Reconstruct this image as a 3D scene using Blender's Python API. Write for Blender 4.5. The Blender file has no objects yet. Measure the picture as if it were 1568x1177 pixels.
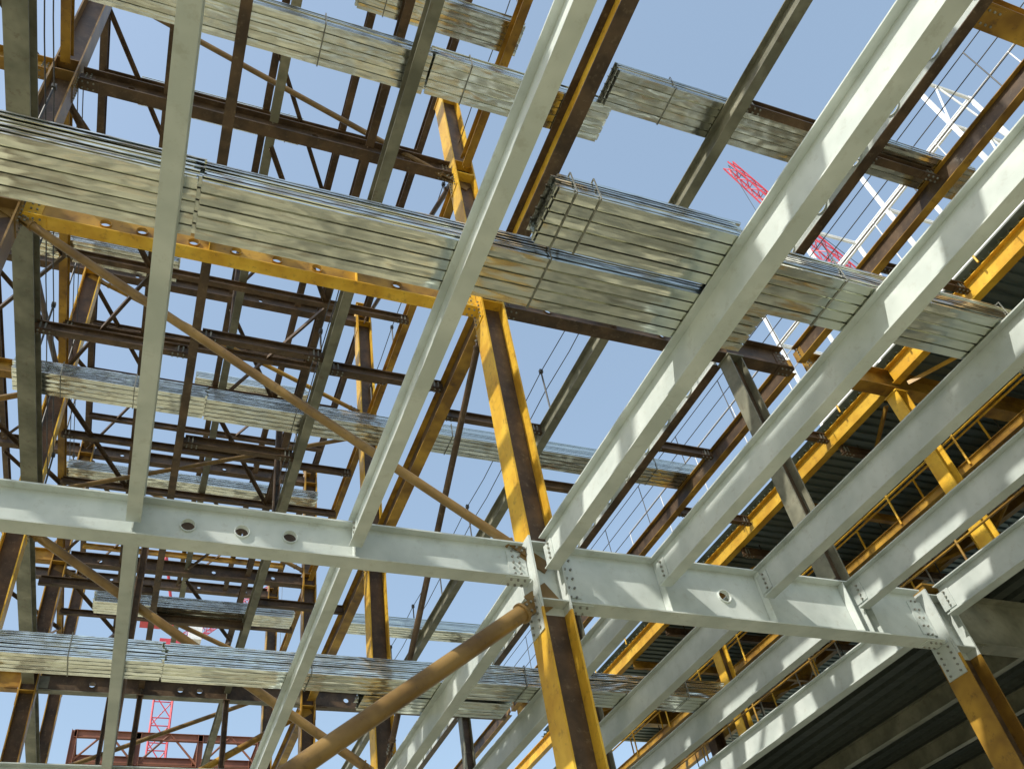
import bpy, math, random
from mathutils import Vector, Matrix
random.seed(7)
V=Vector
scene=bpy.context.scene

# ------------------------------------------------------------ materials
def newmat(name):
    m=bpy.data.materials.new(name); m.use_nodes=True
    nt=m.node_tree; b=nt.nodes["Principled BSDF"]
    return m,nt,b
def paint(name,c1,c2,rough=0.45,scale=2.5,dirt=(0.12,0.09,0.06),dirt_amt=0.35,bump=0.12,spec=0.5):
    m,nt,b=newmat(name); N=nt.nodes; L=nt.links
    tc=N.new("ShaderNodeTexCoord"); oi=N.new("ShaderNodeObjectInfo")
    n1=N.new("ShaderNodeTexNoise"); n1.inputs["Scale"].default_value=scale; n1.inputs["Detail"].default_value=3; n1.inputs["Roughness"].default_value=0.65
    L.new(tc.outputs["Object"],n1.inputs["Vector"])
    r=N.new("ShaderNodeValToRGB"); r.color_ramp.elements[0].position=0.38; r.color_ramp.elements[1].position=0.62
    r.color_ramp.elements[0].color=(*c1,1); r.color_ramp.elements[1].color=(*c2,1)
    L.new(n1.outputs["Fac"],r.inputs["Fac"])
    n2=N.new("ShaderNodeTexNoise"); n2.inputs["Scale"].default_value=scale*5; n2.inputs["Detail"].default_value=5; n2.inputs["Roughness"].default_value=0.75
    L.new(tc.outputs["Object"],n2.inputs["Vector"])
    r2=N.new("ShaderNodeValToRGB"); r2.color_ramp.elements[0].position=0.55; r2.color_ramp.elements[1].position=0.70
    r2.color_ramp.elements[0].color=(0,0,0,1); r2.color_ramp.elements[1].color=(dirt_amt,)*3+(1,)
    L.new(n2.outputs["Fac"],r2.inputs["Fac"])
    mx=N.new("ShaderNodeMixRGB"); mx.inputs[2].default_value=(*dirt,1)
    L.new(r2.outputs["Color"],mx.inputs[0]); L.new(r.outputs["Color"],mx.inputs[1])
    hs=N.new("ShaderNodeHueSaturation")
    mr=N.new("ShaderNodeMapRange"); mr.inputs[3].default_value=0.82; mr.inputs[4].default_value=1.12
    L.new(oi.outputs["Random"],mr.inputs[0]); L.new(mr.outputs[0],hs.inputs["Value"]); L.new(mx.outputs[0],hs.inputs["Color"])
    L.new(hs.outputs[0],b.inputs["Base Color"])
    b.inputs["Roughness"].default_value=rough
    b.inputs["Specular IOR Level"].default_value=spec
    bp=N.new("ShaderNodeBump"); bp.inputs["Strength"].default_value=bump; bp.inputs["Distance"].default_value=0.01
    L.new(n1.outputs["Fac"],bp.inputs["Height"]); L.new(bp.outputs[0],b.inputs["Normal"])
    return m
M_PALE=paint("pale_primer_paint",(0.48,0.53,0.50),(0.60,0.645,0.61),0.32,1.6,(0.28,0.27,0.2),0.3,spec=0.35)
M_GREY=paint("olive_grey_paint",(0.14,0.14,0.10),(0.25,0.245,0.18),0.40,1.8,(0.10,0.06,0.035),0.5,spec=0.35)
M_YEL=paint("ochre_yellow_paint",(0.56,0.31,0.025),(0.74,0.47,0.05),0.38,1.8,(0.16,0.075,0.03),0.55,spec=0.35)
M_BRN=paint("brown_primer_and_web_shade",(0.055,0.035,0.02),(0.12,0.075,0.04),0.45,2.2,(0.30,0.24,0.15),0.35,spec=0.35)  # brown primer; also serves as painted shade on the column webs
M_PIPE=paint("brown_pipe_paint",(0.16,0.095,0.03),(0.26,0.165,0.055),0.36,1.5,(0.07,0.045,0.03),0.55,spec=0.35)
M_RED=paint("crane_red_paint",(0.50,0.04,0.07),(0.62,0.07,0.10),0.45,1.0)
M_RUST=paint("rust_red_primer",(0.16,0.055,0.03),(0.28,0.10,0.05),0.6,0.4)
M_WHT=paint("white_paint",(0.72,0.74,0.74),(0.8,0.8,0.8),0.45,1.0)
M_DARK=paint("dark_steel",(0.03,0.03,0.026),(0.07,0.066,0.055),0.5,3)
M_BOLT=paint("zinc_bolt",(0.16,0.16,0.135),(0.28,0.28,0.24),0.4,8)
M_YD=paint("weathered_shaded_ochre",(0.20,0.105,0.018),(0.48,0.28,0.04),0.40,1.3,(0.07,0.04,0.025),0.7,spec=0.35)  # weathered ochre, base darkened to put shade on yellow steel into the colour

def galv(name,base,rough,dark=0.8,metal=0.92,streak=(0.25,7,7),bump=0.6):
    m,nt,b=newmat(name); N=nt.nodes; L=nt.links
    tc=N.new("ShaderNodeTexCoord"); oi=N.new("ShaderNodeObjectInfo")
    mp=N.new("ShaderNodeMapping"); mp.inputs["Scale"].default_value=streak; L.new(tc.outputs["Object"],mp.inputs["Vector"])
    n1=N.new("ShaderNodeTexNoise"); n1.inputs["Scale"].default_value=2.0; n1.inputs["Detail"].default_value=5; n1.inputs["Roughness"].default_value=0.7
    L.new(mp.outputs[0],n1.inputs["Vector"])
    r=N.new("ShaderNodeValToRGB")
    r.color_ramp.elements[0].position=0.35; r.color_ramp.elements[1].position=0.6
    r.color_ramp.elements[0].color=tuple(c*dark for c in base)+(1,); r.color_ramp.elements[1].color=(*base,1)
    L.new(n1.outputs["Fac"],r.inputs["Fac"])
    hs=N.new("ShaderNodeHueSaturation")
    mr=N.new("ShaderNodeMapRange"); mr.inputs[3].default_value=0.92; mr.inputs[4].default_value=1.05
    L.new(oi.outputs["Random"],mr.inputs[0]); L.new(mr.outputs[0],hs.inputs["Value"]); L.new(r.outputs[0],hs.inputs["Color"])
    L.new(hs.outputs[0],b.inputs["Base Color"])
    b.inputs["Metallic"].default_value=metal
    r3=N.new("ShaderNodeMapRange"); r3.inputs[3].default_value=rough-0.05; r3.inputs[4].default_value=rough+0.10
    L.new(n1.outputs["Fac"],r3.inputs[0]); L.new(r3.outputs[0],b.inputs["Roughness"])
    mp2=N.new("ShaderNodeMapping"); mp2.inputs["Scale"].default_value=(0.5,1.3,1.3); L.new(tc.outputs["Object"],mp2.inputs["Vector"])
    n3=N.new("ShaderNodeTexNoise"); n3.inputs["Scale"].default_value=3.0; n3.inputs["Detail"].default_value=2; L.new(mp2.outputs[0],n3.inputs["Vector"])
    bp=N.new("ShaderNodeBump"); bp.inputs["Strength"].default_value=bump; bp.inputs["Distance"].default_value=0.045
    L.new(n3.outputs["Fac"],bp.inputs["Height"]); L.new(bp.outputs[0],b.inputs["Normal"])
    return m
M_GALV=galv("galvanised_deck_steel",(0.95,0.96,0.86),0.15,0.85,1.0,bump=0.8)
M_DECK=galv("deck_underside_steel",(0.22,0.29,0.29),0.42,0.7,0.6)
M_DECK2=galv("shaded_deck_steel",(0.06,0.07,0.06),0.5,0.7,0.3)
MATS=[M_PALE,M_GREY,M_YEL,M_BRN,M_PIPE,M_RED,M_RUST,M_WHT,M_DARK,M_BOLT,M_GALV,M_DECK,M_YD,M_DECK2]
PALE,GREY,YEL,BRN,PIPE,RED,RUST,WHT,DARK,BOLT,GALV,DECK,YD,DECK2=range(14)

# ------------------------------------------------------------ mesh builder
class MB:
    def __init__(s): s.v=[]; s.f=[]; s.m=[]; s.sm=[]
    def add(s,vs,fs,mi,smooth=False):
        o=len(s.v); s.v+= [tuple(x) for x in vs]
        for f in fs: s.f.append([i+o for i in f]); s.m.append(mi); s.sm.append(smooth)
    def obj(s,name,origin=None):
        me=bpy.data.meshes.new(name)
        o3=V(origin)
        me.from_pydata([tuple(V(v)-o3) for v in s.v],[],s.f)
        used=sorted(set(s.m)); mp={k:i for i,k in enumerate(used)}
        for k in used: me.materials.append(MATS[k])
        me.polygons.foreach_set("material_index",[mp[k] for k in s.m])
        me.polygons.foreach_set("use_smooth",s.sm)
        me.update()
        ob=bpy.data.objects.new(name,me); ob.location=o3
        scene.collection.objects.link(ob); return ob
def frame(p0,p1,up):
    p0=V(p0);p1=V(p1); t=(p1-p0); Ln=t.length; t.normalize()
    sd=t.cross(V(up)).normalized(); u=sd.cross(t)
    return p0,t,sd,u,Ln
def ibeam(mb,p0,p1,h,w,tf,tw,mi,up=(0,0,1),holes=(),web=None,hoff=0.0):
    p,t,sd,u,Ln=frame(p0,p1,up)
    P=[(-w/2,0),(w/2,0),(w/2,-tf),(tw/2,-tf),(tw/2,-h+tf),(w/2,-h+tf),(w/2,-h),(-w/2,-h),(-w/2,-h+tf),(-tw/2,-h+tf),(-tw/2,-tf),(-w/2,-tf)]
    vs=[p+sd*a+u*b for a,b in P]+[p+sd*a+u*b+t*Ln for a,b in P]
    fs=[]; wf=[]
    for i in range(12):
        j=(i+1)%12
        if i in (3,9):
            if not holes: wf.append([i,j,j+12,i+12])
            continue
        fs.append([i,j,j+12,i+12])
    for o in (0,12):
        fs+= [[o+k for k in q] for q in ([0,1,2,3,10,11],[10,3,4,9],[9,4,5,6,7,8])]
    mb.add(vs,fs,mi)
    web=mi if web is None else web
    if wf: mb.add(vs,wf,web)
    if holes:
        cb=-h/2+hoff; ht=-tf-cb; hbm=cb+h-tf
        def W(a,b,c): return p+sd*a+u*b+t*c
        cur=0; rects=[]
        for c,r in holes:
            A=r*1.3
            rects.append((cur,c-A)); cur=c+A
            n=4
            R=[]
            for k in range(n): R.append((-A+2*A*k/n,-hbm))
            for k in range(n): R.append((A,-hbm+(hbm+ht)*k/n))
            for k in range(n): R.append((A-2*A*k/n,ht))
            for k in range(n): R.append((-A,ht-(hbm+ht)*k/n))
            C=[(r*math.cos(2*math.pi*k/16-3*math.pi/4),r*math.sin(2*math.pi*k/16-3*math.pi/4)) for k in range(16)]
            vv=[];ff=[]
            for sgn in (1,-1):
                o=len(vv)
                vv+=[W(sgn*tw/2,cb+y,c+x) for x,y in R]+[W(sgn*tw/2,cb+y,c+x) for x,y in C]
                for k in range(16):
                    k2=(k+1)%16; ff.append([o+k,o+k2,o+16+k2,o+16+k])
            for k in range(16):
                k2=(k+1)%16; ff.append([16+k,16+k2,48+k2,48+k])
            mb.add(vv,ff,web)
            vv=[];ff=[]
            for a in (-0.03,0.03):
                for rr in (r*1.0-0.001,r*1.1):
                    vv+=[W(a,cb+math.sin(2*math.pi*k/20)*rr,c+math.cos(2*math.pi*k/20)*rr) for k in range(20)]
            for k in range(20):
                k2=(k+1)%20
                ff+=[[k,k2,20+k2,20+k],[40+k,40+k2,60+k2,60+k],[20+k,20+k2,60+k2,60+k],[k,k2,40+k2,40+k]]
            mb.add(vv,ff,web)
        rects.append((cur,Ln))
        for a0,a1 in rects:
            for sgn in (1,-1):
                mb.add([W(sgn*tw/2,-tf,a0),W(sgn*tw/2,-tf,a1),W(sgn*tw/2,-h+tf,a1),W(sgn*tw/2,-h+tf,a0)],[[0,1,2,3]],web)
def box(mb,c,s,mi,R=None):
    c=V(c); vs=[]
    for dx in (-.5,.5):
        for dy in (-.5,.5):
            for dz in (-.5,.5):
                d=V((dx*s[0],dy*s[1],dz*s[2]))
                if R is not None: d=R@d
                vs.append(c+d)
    mb.add(vs,[[0,1,3,2],[4,6,7,5],[0,4,5,1],[2,3,7,6],[0,2,6,4],[1,5,7,3]],mi)
def pipe(mb,p0,p1,r,mi,n=14,caps=True,r1=None):
    up=(0,0,1) if abs((V(p1)-V(p0)).normalized().z)<0.95 else (1,0,0)
    p,t,sd,u,Ln=frame(p0,p1,up); r1=r if r1 is None else r1
    vs=[p+(sd*math.cos(2*math.pi*k/n)+u*math.sin(2*math.pi*k/n))*r for k in range(n)]
    vs+=[p+t*Ln+(sd*math.cos(2*math.pi*k/n)+u*math.sin(2*math.pi*k/n))*r1 for k in range(n)]
    mb.add(vs,[[k,(k+1)%n,n+(k+1)%n,n+k] for k in range(n)],mi,n>6)
    if caps: mb.add(vs,[list(range(n)),list(range(n,2*n))],mi)
def bolts(mb,c,nrm,du,dv,nu,nv,su,sv,mi=BOLT,r=0.014,hh=0.02):
    c=V(c)
    if c.y>15 or c.z>14: return
    nrm=V(nrm).normalized();du=V(du).normalized();dv=V(dv).normalized()
    for i in range(nu):
        for j in range(nv):
            q=c+du*(i-(nu-1)/2)*su+dv*(j-(nv-1)/2)*sv
            pipe(mb,q-nrm*0.002,q+nrm*hh,r,mi,6)

# ------------------------------------------------------------ framing
GY=[0.3,7.0,13.5,20.0,26.5]
T1,T2,T3,T4=5.47,10.28,13.7,17.4
def beam_y(x,y0,y1,top,h,w,mi,name="steel_beam",holes=(),end=0.12,tf=0.014,tw=0.009,tabs=True,stiff=(),web=None):
    mb=MB(); ibeam(mb,(x,y0+end,top),(x,y1-end,top),h,w,tf,tw,mi,holes=holes,web=web)
    if tabs:
        for yy,sg in ((y0,1),(y1,-1)):
            for sx in (-1,1):
                box(mb,(x+sx*(tw/2+0.006),yy+sg*(end+0.035),top-h/2),(0.01,0.19,h*0.62),mi)
                bolts(mb,(x+sx*(tw/2+0.012),yy+sg*(end+0.06),top-h/2),(sx,0,0),(0,1,0),(0,0,1),1,4 if h>0.3 else 3,0.06,0.062)
    for s in stiff:
        for sx in (-1,1):
            box(mb,(x+sx*(w/4+0.002),s,top-h/2),(w/2-0.014,0.012,h-2*tf-0.002),mi)
    return mb.obj(name,(x,(y0+y1)/2,top))
def beam_x(y,x0,x1,top,h,w,mi,name="steel_girder",holes=(),end=0.22,tf=0.018,tw=0.012,stiff=(),web=None,hoff=0.0):
    mb=MB(); ibeam(mb,(x0+end,y,top),(x1-end,y,top),h,w,tf,tw,mi,holes=[(c-(x0+end),r) for c,r in holes],web=web,hoff=hoff)
    for xx,sg in ((x0,1),(x1,-1)):
        for sy in (-1,1):
            box(mb,(xx+sg*(end+0.08),y+sy*(tw/2+0.007),top-h/2),(0.22,0.012,h*0.66),mi)
            bolts(mb,(xx+sg*(end+0.09),y+sy*(tw/2+0.013),top-h/2),(0,sy,0),(1,0,0),(0,0,1),2,5,0.07,0.09*h/0.55)
        box(mb,(xx+sg*(end+0.12),y,top-h-0.007),(0.3,w*0.8,0.012),mi)
        bolts(mb,(xx+sg*(end+0.12),y,top-h-0.013),(0,0,-1),(1,0,0),(0,1,0),3,2,0.08,w*0.5)
    for s in stiff:
        for sy in (-1,1):
            box(mb,(s,y+sy*(w/4+0.002),top-h/2),(0.012,w/2-0.016,h-2*tf-0.002),mi)
    return mb.obj(name,((x0+x1)/2,y,top))

XL=[-8.9,-6.6,-4.5,-2.45]
X1=[-2.45,-0.3,1.85,4.0,5.48,6.9,8.32,9.65]
for a,b in zip(GY[:-1],GY[1:]):
    for x in X1:
        w,h=(0.135,0.34) if x<3 else (0.15,0.40)
        if x in (4.0,9.65): w=0.165;h=0.42
        e=0.12 if x not in (-2.45,4.0,9.65) else 0.22
        beam_y(x,a,b,T1,h,w,PALE,end=e)
    for x in XL[:-1]: beam_y(x,a,b,T1,0.34,0.135,PALE)
for y in GY:
    beam_x(y,-8.9,-2.45,T1,0.46,0.2,PALE)
    beam_x(y,-2.45,4.0,T1,0.46,0.2,PALE,holes=[(0.20,0.07),(0.72,0.07),(1.20,0.07)],stiff=(-0.3,1.85))
    beam_x(y,4.0,9.65,T1,0.74,0.24,PALE,holes=[(6.35,0.08)],stiff=(5.48,6.9,8.32,8.18,8.46))
    beam_x(y,9.65,16.0,T1,0.74,0.24,GREY)

def column(x,y,z0,z1,mi=YEL,d=0.36,w=0.34,levels=(),name="steel_column",web=BRN):  # web coloured dark brown to stand in for the shaded recess between flanges
    mb=MB()
    cuts=[z0]
    for L in levels:
        if z0<L[0]-L[1]<z1: cuts+= [L[0]-L[1]-0.12,L[0]+0.06]
    cuts=[c for c in cuts if c<=z1]
    if cuts[-1]!=z1: cuts.append(z1)
    for i in range(len(cuts)-1):
        node=(i%2==1)
        pale=node and levels[i//2][2]
        m=PALE if pale else mi
        ibeam(mb,(x-d/2,y,cuts[i]),(x-d/2,y,cuts[i+1]),d,w,0.024,0.014,m,up=(-1,0,0),web=PALE if pale else web)
        if node:
            for zz in (cuts[i]+0.1,cuts[i+1]-0.08):
                for sy in (-1,1): box(mb,(x,y+sy*(w/4+0.003),zz),(d-0.052,w/2-0.01,0.016),m)
            zc=cuts[i]-0.02
            for sx in (-1,1):
                box(mb,(x+sx*(d/2+0.007),y,zc-0.02),(0.012,w*0.86,0.42),m)
                bolts(mb,(x+sx*(d/2+0.013),y,zc-0.02),(sx,0,0),(0,1,0),(0,0,1),2,5,w*0.5,0.08)
    box(mb,(x,y,z1+0.013),(d+0.04,w+0.04,0.024),mi)
    if z0<-1: box(mb,(x,y,z0+0.02),(d+0.25,w+0.25,0.04),mi)
    return mb.obj(name,(x,y,z0))
LV=[(T1,0.74,True),(T2,0.5,False),(T3,0.38,False),(T4,0.36,False)]
for y in GY:
    for x in (-8.9,-2.45,4.0):
        main=(y==7.0 and x==4.0)
        column(x,y,-1.6,16.2 if main else T4+0.3,levels=LV[:3] if main else LV,mi=PIPE if (y==7 and x<0) else (YD if y>14 else YEL))
    column(9.65,y,-1.6,T2-0.55 if y<1 else T1+0.04,levels=[(T1,0.74,True)] if y<1 else [(T1-0.07,0.74,True)],mi=YD)
    column(16.0,y,-1.6,T2-0.55,levels=(),mi=BRN)
for yy in (7.0,13.5,20.0):
    column(8.2,yy,T1+0.03,T2-0.55,mi=GREY,d=0.26,w=0.26,name="steel_post")
    column(11.6,yy,T1+0.03,T2-0.55,mi=YEL,d=0.24,w=0.24,name="steel_post")

# level 2
for a,b in zip(GY[:-1],GY[1:]):
    L=b-a
    for x in XL[:-1]: beam_y(x,a,b,T2,0.36,0.18,BRN)
    beam_y(-2.3 if a<8 else -2.45,a,b,T2,0.4,0.26,GREY,end=0.22,web=BRN)
    beam_y(0.0,a,b,T2,0.30,0.13,BRN)
    beam_y(2.0,a,b,T2,0.30,0.15,GREY,web=BRN)
    beam_y(4.05,a,b,T2,0.42,0.2,BRN if a<6 else YD,end=0.22,web=YEL if a<6 else BRN)
    beam_y(6.1,a,b,T2,0.30,0.15,GREY)
    beam_y(8.1,a,b,T2,0.46,0.16,BRN,end=0.2,name="castellated_beam",holes=[(0.8+0.75*k,0.10) for k in range(int((L-1.2)/0.75))],tabs=False,web=PALE)
    beam_y(9.6,a,b,T2,0.34,0.14,YD,web=BRN)
for y in GY:
    beam_x(y,-8.9,-2.45,T2,0.46,0.24,YD)
    hs=(-1.3,-0.85,-0.2,0.35,0.9,1.45,2.6) if y<8 else (-1.1,0.9,1.35)
    beam_x(y,-2.45,4.0,T2,0.64 if y<8 else 0.46,0.20,YEL if y<8 else GREY,holes=[(k,0.07) for k in hs],stiff=(0.0,2.0),web=YD if y<8 else BRN,hoff=-0.09 if y<8 else 0)
    beam_x(y,4.0,9.6,T2,0.50,0.22,BRN,holes=[(5.0,0.07),(7.0,0.07)],stiff=(6.1,8.1))
    beam_x(y,9.6,16.0,T2,0.46,0.24,YD)
beam_x(1.5,8.1,11.6,T2,0.42,0.3,YD,end=0.1)
for x0,x1,y in ((6.1,8.1,3.35),(8.1,9.6,3.5),(2.0,4.05,9.0),(4.05,6.1,9.6),(6.1,8.1,11.0),(0,2,11.2),(-2.3,0,9.2),(8.1,9.6,9.5),(9.6,11.6,5.0),(9.6,11.6,8.6),(9.6,11.6,11.2),(0,2,8.8),(-2.3,0,15.9),(0,2,17),(2,4.05,16)):
    beam_x(y,x0,x1,T2-0.02,0.18,0.11,BRN,name="steel_strut",end=0.09)

# levels 3 and 4
for top,cols in ((T3,[BRN,GREY,BRN,YD]),(T4,[GREY,BRN,BRN,BRN])):
    for a,b in zip(GY[:-1],GY[1:]):
        for i,x in enumerate([-8.9,-6.8,-4.6,-2.45,-0.95,0.7,2.3,4.0]):
            beam_y(x,a,b,top,0.28,0.14,cols[i%4],end=0.22 if x in(-8.9,-2.45,4.0) else 0.13,tabs=(top==T3))
    for y in GY:
        beam_x(y,-8.9,-2.45,top,0.36,0.2,cols[3])
        beam_x(y,-2.45,4.0,top,0.36,0.2,cols[2],holes=[(k,0.06) for k in (-1.5,0.0,1.4,3.0)])
    for y in (8.6,10.2,11.9,15.0,16.6,18.3,22.3,24.4):
        beam_x(y,-2.45,4.0,top-0.29,0.16,0.11,BRN if int(y*10)%4 else YD,name="steel_strut",end=0.05)

# braces
def brace(p0,p1,r,mi=PIPE,name="pipe_brace"):
    mb=MB(); p0=V(p0);p1=V(p1); t=(p1-p0).normalized()
    a=p0+t*0.45; b=p1-t*0.45
    pipe(mb,a,b,r,mi,24)
    for q,s in ((a,-1),(b,1)):
        pipe(mb,q,q+t*s*0.03,r*1.25,mi,24)
        sd=t.cross(V((0,1,0))).normalized() if abs(t.y)<0.7 else t.cross(V((1,0,0))).normalized()
        nrm=t.cross(sd).normalized()
        R=Matrix((t,sd,nrm)).transposed()
        for k in (-1,1):
            box(mb,q+t*s*0.16+nrm*k*0.022,(0.30,r*1.7,0.014),mi,R)
        box(mb,q+t*s*0.36,(0.34,r*3.0,0.018),mi,R)
        bolts(mb,q+t*s*0.18+nrm*0.03,nrm,t,sd,3,2,0.07,r*0.9)
        bolts(mb,q+t*s*0.18-nrm*0.03,-nrm,t,sd,3,2,0.07,r*0.9)
    return mb.obj(name,p0)
brace((-2.45,6.98,9.75),(4.0,6.98,5.25),0.055)
brace((4.0,6.98,4.85),(-2.45,6.98,0.1),0.092)
brace((-2.45,13.5,9.75),(4.0,13.5,5.4),0.08)
brace((4.0,13.5,4.85),(-2.45,13.5,0.1),0.09)
brace((4.0,6.98,13.1),(-2.45,6.98,16.9),0.05)
brace((-2.45,13.5,16.9),(4.0,13.5,13.8),0.05,YD)
brace((-2.45,13.5,10.4),(4.0,13.5,13.2),0.045)
brace((-2.45,20,16.9),(4.0,20,13.8),0.06)
brace((-2.45,20,13.2),(4.0,20,10.4),0.06)
brace((-2.45,20,5.5),(4.0,20,9.7),0.08,YD)
brace((-2.45,26.5,9.7),(4.0,26.5,5.5),0.08,YD)
brace((-2.45,26.5,10.4),(4.0,26.5,13.3),0.07)
brace((-8.9,7,5.5),(-2.45,7,9.7),0.08)
brace((-8.9,13.5,9.7),(-2.45,13.5,13.2),0.06)
brace((-8.9,20,9.7),(-2.45,20,5.6),0.06)
brace((-2.45,7.2,10.4),(-2.45,13.3,13.2),0.05,BRN)
brace((4.0,7.2,13.8),(4.0,13.3,17.0),0.05,BRN)
brace((4.0,7.2,9.8),(4.0,13.3,5.6),0.05,BRN)
def angle_brace(p0,p1,w=0.08,mi=BRN,name="angle_brace"):
    mb=MB(); p,t,sd,u,Ln=frame(p0,p1,(0,0,1))
    P=[(0,0),(w,0),(w,-0.01),(0.01,-0.01),(0.01,-w),(0,-w)]
    vs=[p+sd*a+u*b for a,b in P]+[p+sd*a+u*b+t*Ln for a,b in P]
    mb.add(vs,[[i,(i+1)%6,(i+1)%6+6,i+6] for i in range(6)]+[list(range(6)),list(range(6,12))],mi)
    return mb.obj(name,p0)
for top in (T3-0.32,T4-0.32):
    for a,b in zip(GY[1:-1],GY[2:]):
        for x0,x1 in ((-2.45,-0.95),(0.7,2.3),(-4.6,-2.45)):
            angle_brace((x0,a+0.3,top),(x1,b-3.2,top)); angle_brace((x1,b-3.2,top+0.02),(x0,b-0.3,top+0.02))
for x,y,z0,z1 in ((-0.95,8.6,T3,T4-.3),(2.3,10.2,T3,T4-.3),(0.0,13.4,T2,T3-.4),(2.0,13.4,T2,T3-.4),(0.7,11.9,T3,T4-.3),(2.0,19.9,T1,T2-.5),(0.0,19.9,T1,T2-.5),(-0.3,13.4,T1,T2-.5),(0.7,26.4,T1,T2-.5),(2.4,26.4,T1,T2-.5),(-0.9,26.4,T2,T3-.4)):
    column(x,y,z0+0.02,z1,mi=BRN,d=0.13,w=0.13,name="steel_post")

# ------------------------------------------------------------ deck bundles
def bundle(x0,x1,y0,z,n=11,fl=5,wf=0.085,pitch=0.026,straps=(),name="metal_deck_bundle",mi=GALV):
    mb=MB(); rng=random.Random(int(x0*100)*7+int(y0*100)*13+int(z*10))
    g=0.0145
    W=fl*wf+(fl-1)*g
    tilt=[rng.uniform(-0.0045,0.0045) for _ in range(fl)]
    for k in range(n):
        P=[(0.0,0.016),(0.0,0.0)]
        c=0.0
        for i in range(fl):
            P[-1]=(P[-1][0],max(0,tilt[i]))
            c+=wf
            P.append((c-wf*0.5,0.003 if k==0 else 0)) 
            P.append((c,max(0,-tilt[i])))
            if i<fl-1:
                P+= [(c+0.003,0.034),(c+g-0.003,0.034),(c+g,0)]; c+=g
        P.append((c,0.016))
        dy=rng.uniform(-0.010,0.010) if k else 0; dx=rng.uniform(-0.04,0.04) if k else 0
        nseg=max(2,int((x1-x0)/0.6))
        vs=[];fs=[]
        m=len(P)
        for s in range(nseg+1):
            xx=x0+dx+(x1-x0)*s/nseg
            wz=rng.uniform(0,0.005) if k==0 else rng.uniform(-0.003,0.003)
            for q,(a,b) in enumerate(P): vs.append((xx,y0+a+dy,z+k*pitch+b+wz+(rng.uniform(0,0.0015))))
        for s in range(nseg):
            for i in range(m-1):
                o=s*m+i; fs.append([o,o+1,o+m+1,o+m])
        mb.add(vs,fs,mi)
    H=(n-1)*pitch+0.04
    for sx in straps:
        for (cy,cz,sy,sz) in ((y0+W/2,z-0.003,W+0.03,0.002),(y0+W/2,z+H+0.004,W+0.03,0.003),(y0-0.013,z+H/2,0.003,H+0.012),(y0+W+0.013,z+H/2,0.003,H+0.012)):
            box(mb,(sx,cy,cz),(0.014,sy,sz),BOLT)
    return mb.obj(name,((x0+x1)/2,y0+W/2,z))
Z1=T1+0.008
bundle(-8.0,-0.14,3.35,Z1,straps=(-2.0,-5.0))
bundle(-0.11,1.93,3.36,Z1,straps=())
bundle(1.96,4.62,3.34,Z1,straps=(2.55,4.3))
bundle(2.36,4.0,2.75,Z1,n=10,straps=(2.50,2.70))
bundle(4.1,8.3,2.90,Z1,straps=(5.1,7.0))
bundle(8.33,12.0,2.92,Z1,straps=(9,))
bundle(-8.0,0.2,10.2,Z1,n=12,straps=(-0.9,))
bundle(0.23,4.3,10.22,Z1,n=12,straps=(2.1,))
bundle(4.33,8.6,10.18,Z1,n=12,straps=(5.2,7.9))
bundle(2.95,5.2,10.75,Z1,n=8,straps=(3.5,))
Z2=T2+0.008
bundle(-2.6,0.3,10.25,Z2,straps=(-1.9,-0.8))
bundle(0.33,3.6,10.27,Z2,straps=(1.8,))
bundle(4.2,9.8,10.22,Z2,straps=(4.6,8.8))
bundle(-2.3,2.2,3.94,Z2,straps=(0.9,))
bundle(2.23,4.6,3.92,Z2,straps=(2.7,))
bundle(4.5,8.3,3.46,Z2,straps=(5.3,))
bundle(8.5,10.2,3.3,Z2,n=7,straps=(9.8,))
bundle(-1.2,3.0,16.7,Z2,straps=(0,2))
bundle(4.3,8.0,16.7,Z2,straps=(5,))
Z3=T3+0.008
bundle(1.6,4.2,4.4,Z3,straps=(2,))
bundle(-3.6,-0.5,10.2,Z3,straps=(-1,))
bundle(-2.4,3.5,16.6,Z3,straps=(0,))
Z4=T4+0.008
bundle(-1.8,1.5,8.8,Z4,straps=(1.2,))
bundle(0.2,3.2,16.6,Z4,straps=(1,))

# ------------------------------------------------------------ decking (right)
def decking(x0,x1,y0,y1,z,mi=DECK,name="metal_floor_deck",pitch=0.2,hh=0.05,along='x'):
    mb=MB(); P=[]
    a0,a1=(y0,y1) if along=='x' else (x0,x1)
    c=a0
    while c<a1:
        P+=[(c,0),(c+pitch*0.55,0),(c+pitch*0.62,hh),(c+pitch*0.93,hh)]; c+=pitch
    if along=='x': vs=[(x0,a,z+b) for a,b in P]+[(x1,a,z+b) for a,b in P]
    else: vs=[(a,y0,z+b) for a,b in P]+[(a,y1,z+b) for a,b in P]
    m=len(P)
    mb.add(vs,[[i,i+1,m+i+1,m+i] for i in range(m-1)],mi)
    mb.add([(x0,y0,z+hh+.1),(x1,y0,z+hh+.1),(x1,y1,z+hh+.1),(x0,y1,z+hh+.1)],[[0,1,2,3]],GREY)
    return mb.obj(name,(x0,y0,z))
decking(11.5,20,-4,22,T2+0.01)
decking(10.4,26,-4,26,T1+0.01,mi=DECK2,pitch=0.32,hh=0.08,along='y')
for x in (11.6,13.4,15.2,17.0,19.0):
    for a,b in zip([-4]+GY[:-1],GY): beam_y(x,a,b,T2,0.36,0.16,YD if x>12 else YEL,tabs=False)
for x in (12.0,13.6,15.2,18,21):
    for a,b in zip([-4]+GY[:-1],GY): beam_y(x,a,b,T1,0.30,0.13,GREY,tabs=False)
for k in range(12):
    y=1.9+k*1.65
    if min(abs(y-g) for g in GY)>0.4: beam_x(y,11.6,19.0,T2-0.37,0.18,0.1,YD if k%2 else BRN,name="deck_purlin",end=0.05)
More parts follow.
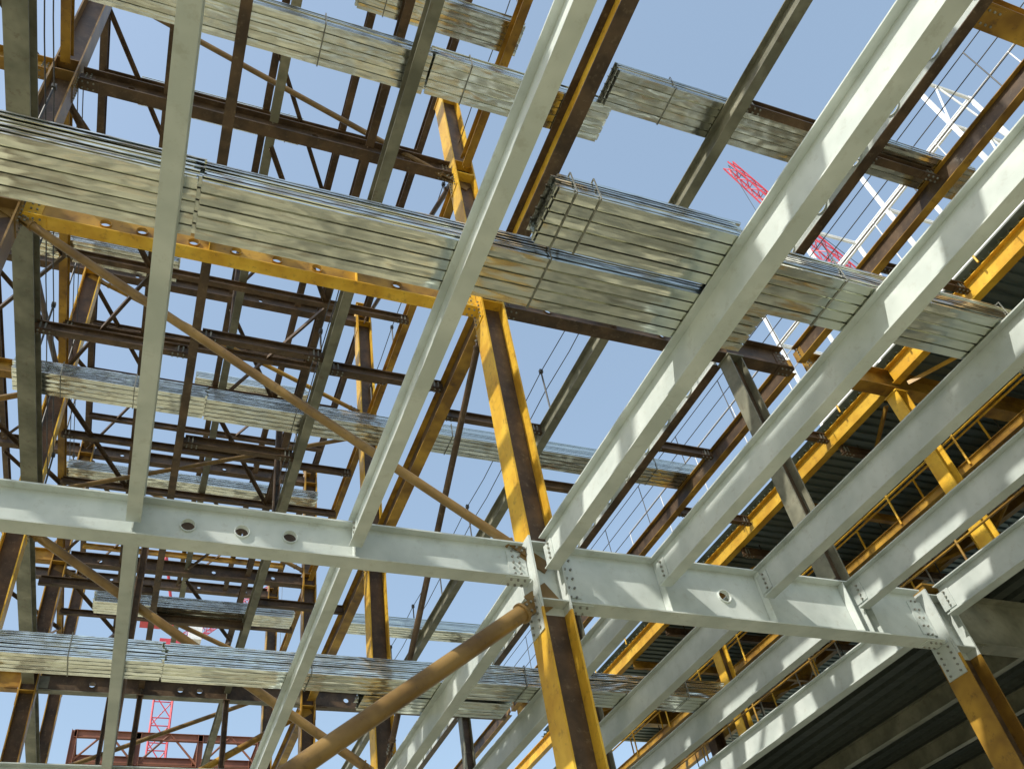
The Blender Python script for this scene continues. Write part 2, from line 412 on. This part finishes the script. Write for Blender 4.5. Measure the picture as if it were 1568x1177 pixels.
for a,b in zip(GY[:-1],GY[1:]):
    for x in (11.6,15.2):
        angle_brace((x,a+0.3,T2-0.5),(x+1.8,(a+b)/2,T2-0.5),mi=YD); angle_brace((x+1.8,(a+b)/2,T2-0.48),(x,b-0.3,T2-0.48),mi=YD)

def railing(p0,p1,h=1.1,mi=YEL,n=8,name="safety_railing",r=0.022,rails=(0.33,0.66,1.0)):
    mb=MB(); p0=V(p0);p1=V(p1)
    for k in range(n+1):
        q=p0.lerp(p1,k/n); pipe(mb,q,q+V((0,0,h)),r,mi,8)
    for f in rails: pipe(mb,p0+V((0,0,h*f)),p1+V((0,0,h*f)),r*0.9,mi,8)
    return mb.obj(name,p0)
def catwalk(x,y0,y1,z,w=0.9,mi=YD,post=YEL):
    mb=MB()
    for xx in (x,x+w): ibeam(mb,(xx,y0,z),(xx,y1,z),0.16,0.07,0.008,0.006,mi)
    n=int((y1-y0)/0.22)
    for k in range(n): box(mb,(x+w/2,y0+0.1+k*0.22,z-0.03),(w-0.08,0.15,0.03),mi)
    m=int((y1-y0)/1.6)
    for k in range(m+1):
        yy=y0+(y1-y0)*k/m
        for xx in (x-0.03,x+w+0.03):
            pipe(mb,(xx,yy,z-0.1),(xx,yy,z+1.1),0.02,post,8)
            if k%2==0: pipe(mb,(xx,yy,z+1.1),(xx,yy,T2-0.2 if z<T2-1 else z+1.1001),0.014,DARK,6)
    for xx in (x-0.03,x+w+0.03):
        for f in (0.5,1.1): pipe(mb,(xx,y0,z+f),(xx,y1,z+f),0.02,post,8)
    return mb.obj("access_catwalk",(x,y0,z))
catwalk(12.2,2,20,8.3)
catwalk(14.2,4,20,7.4)
catwalk(16.6,0,20,8.9,post=WHT)
railing((11.45,-4,T2),(11.45,20,T2),n=14,r=0.018)
railing((10.35,0,T1),(10.35,20,T1),n=12,mi=YD,r=0.018)
railing((9.6,0.6,T2),(9.6,20,T2),n=12,mi=DARK,r=0.009)
railing((10.6,0.6,T2+0.4),(10.6,14,T2+0.4),n=9,mi=WHT,r=0.010)
def lifeline(p0,p1,n,name="safety_lifeline"):
    mb=MB(); p0=V(p0);p1=V(p1)
    for k in range(n+1):
        q=p0.lerp(p1,k/n); pipe(mb,q,q+V((0,0,1.05)),0.016,DARK,8)
        box(mb,q+V((0,0,1.05)),(0.06,0.06,0.08),DARK)
    for hgt in (0.55,1.05):
        for k in range(n):
            a=p0.lerp(p1,k/n)+V((0,0,hgt)); c=p0.lerp(p1,(k+1)/n)+V((0,0,hgt)); m_=(a+c)/2-V((0,0,0.05))
            pipe(mb,a,m_,0.009,DARK,6); pipe(mb,m_,c,0.009,DARK,6)
    return mb.obj(name,p0)
lifeline((-2.2,0.6,T2),(-2.2,13.4,T2),7)
lifeline((4.1,0.6,T3),(4.1,13.4,T3),7)
lifeline((2.0,7.2,T2),(2.0,13.4,T2),3)
lifeline((-2.4,7.2,T3),(-2.4,19.4,T3),6)
lifeline((6.1,7.2,T2),(6.1,19.4,T2),6)

# ------------------------------------------------------------ cranes
def lattice(mb,p0,p1,w,n,r,mi,up=(0,0,1),w1=None):
    p,t,sd,u,Ln=frame(p0,p1,up); w1=w if w1 is None else w1
    cs=[(-1,-1),(1,-1),(1,1),(-1,1)]
    def Q(k,i):
        ww=(w+(w1-w)*k/n)/2; return p+t*Ln*k/n+sd*cs[i][0]*ww+u*cs[i][1]*ww
    for i in range(4): pipe(mb,Q(0,i),Q(n,i),r,mi,6)
    for k in range(n):
        for i in range(4):
            j=(i+1)%4
            pipe(mb,Q(k,i),Q(k+1,j) ,r*0.6,mi,5)
            pipe(mb,Q(k,i),Q(k,j),r*0.6,mi,5)
def crane(base,h,tip,name="tower_crane",w=1.8,hook=18,bw=1.6,br=0.085,cab=3.0):
    mb=MB(); b=V(base); top=b+V((0,0,h))
    lattice(mb,b,top,w,int(h/2.2),0.09,RED,up=(1,0,0))
    box(mb,top+V((0,0,0.5)),(w*1.3,w*1.3,0.7),RED)
    tip=V(tip); d=tip-top; hd=V((d.x,d.y,0)).normalized()
    box(mb,top-hd*4+V((0,0,1.3)),(cab,cab,cab*.45),RED); box(mb,top+V((2.1,0,2)),(1.2,1.4,1.6),WHT)
    lattice(mb,top+V((0,0,1.2))+hd,tip,bw,int(d.length/1.5),br,RED,w1=bw*.45)
    mast=top-hd*3+V((0,0,9)); pipe(mb,top-hd*4.5+V((0,0,1)),mast,0.15,RED,8); pipe(mb,top+hd+V((0,0,1)),mast,0.15,RED,8)
    pipe(mb,mast,tip,0.03,DARK,6); pipe(mb,tip,tip-V((0,0,hook)),0.025,DARK,6); box(mb,tip-V((0,0,hook+.4)),(0.5,0.3,0.9),RED)
    return mb.obj(name,base)
crane((63,28.2,-1.6),30,(44,28.2,69),w=1.8,br=0.07)
crane((2,75,-1.6),43,(16,98,66),bw=1.2,br=0.05,cab=1.8,w=1.6)
def far_frame(x0,y0,nx,ny,bay,zs,mi,name,s=0.4,dr=0.12):
    root=MB()
    for i in range(nx+1):
        for j in range(ny+1):
            ibeam(root,(x0+i*bay-s/2,y0+j*bay,-1.6),(x0+i*bay-s/2,y0+j*bay,zs[-1]),s,s,0.03,0.02,mi,up=(-1,0,0))
    for z in zs:
        for j in range(ny+1): ibeam(root,(x0,y0+j*bay,z),(x0+nx*bay,y0+j*bay,z),s*1.4,s*.7,0.03,0.02,mi)
        for i in range(nx+1): ibeam(root,(x0+i*bay,y0,z),(x0+i*bay,y0+ny*bay,z),s*1.4,s*.7,0.03,0.02,mi)
    for a,b in zip(zs[:-1],zs[1:]):
        for i in range(nx*2): 
            za,zb=(a,b) if i%2==0 else (b,a)
            pipe(root,(x0+i*bay/2,y0,za),(x0+(i+1)*bay/2,y0,zb),dr,mi,8)
    return root.obj(name,(x0,y0,0))
far_frame(-3.5,55,3,1,3.8,[12,15,18,20.5,22.5,24.6],RUST,"distant_steel_frame",s=0.34,dr=0.07)
far_frame(18,5.5,1,3,2.6,[13,16.5,20,23],WHT,"white_scaffold_tower",s=0.10,dr=0.03)

# ------------------------------------------------------------ ground
m,nt,b=newmat("site_ground"); N=nt.nodes; L=nt.links
tc=N.new("ShaderNodeTexCoord"); n1=N.new("ShaderNodeTexNoise"); n1.inputs["Scale"].default_value=0.3; n1.inputs["Detail"].default_value=6; n1.inputs["Roughness"].default_value=0.7
L.new(tc.outputs["Object"],n1.inputs["Vector"])
r=N.new("ShaderNodeValToRGB"); r.color_ramp.elements[0].position=0.38; r.color_ramp.elements[1].position=0.58
r.color_ramp.elements[0].color=(0.15,0.145,0.09,1); r.color_ramp.elements[1].color=(0.46,0.44,0.31,1)  # dark zones painted like structure shadows, to vary reflections in the deck bundles
L.new(n1.outputs["Fac"],r.inputs["Fac"]); L.new(r.outputs[0],b.inputs["Base Color"]); b.inputs["Roughness"].default_value=0.9
MATS.append(m)
g=MB(); S=900
g.add([(-S,-S,-1.6),(S,-S,-1.6),(S,S,-1.6),(-S,S,-1.6)],[[0,1,2,3]],14); g.obj("ground",(0,0,-1.6))

# ------------------------------------------------------------ light
sd=V((-0.66,-0.27,0.70)).normalized()
el=math.asin(sd.z); rot=math.atan2(sd.x,sd.y)
w=bpy.data.worlds.new("World"); scene.world=w; w.use_nodes=True
nt=w.node_tree; bg=nt.nodes["Background"]; sk=nt.nodes.new("ShaderNodeTexSky"); sk.sky_type='NISHITA'; sk.sun_disc=False
sk.sun_elevation=el; sk.sun_rotation=rot; sk.air_density=1.3; sk.dust_density=2.5; sk.ozone_density=1.0
ad=nt.nodes.new("ShaderNodeMixRGB"); ad.blend_type='ADD'; ad.inputs[0].default_value=1.0; ad.inputs[2].default_value=(1.25,1.65,2.0,1)
nt.links.new(sk.outputs[0],ad.inputs[1]); nt.links.new(ad.outputs[0],bg.inputs[0]); bg.inputs[1].default_value=0.15
sl=bpy.data.lights.new("sun","SUN"); sl.energy=5.0; sl.angle=math.radians(0.5); sl.color=(1,0.95,0.86)
so=bpy.data.objects.new("sun",sl); so.rotation_euler=sd.to_track_quat('Z','Y').to_euler(); so.location=(-20,-20,40); scene.collection.objects.link(so)

# ------------------------------------------------------------ camera
cd=bpy.data.cameras.new("camera"); co=bpy.data.objects.new("camera",cd); scene.collection.objects.link(co)
R=Matrix(((0.9433,-0.1451,-0.2987),(-0.3174,-0.6573,-0.6835),(-0.0971,0.7396,-0.6660)))
co.matrix_world=Matrix.Translation((0,0,0))@R.to_4x4()
cd.lens=29.92; cd.sensor_width=36; cd.shift_x=0.063; cd.shift_y=0.063; cd.clip_end=3000; cd.clip_start=0.05
scene.camera=co
scene.view_settings.view_transform='Standard'; scene.view_settings.look='None'; scene.view_settings.exposure=0
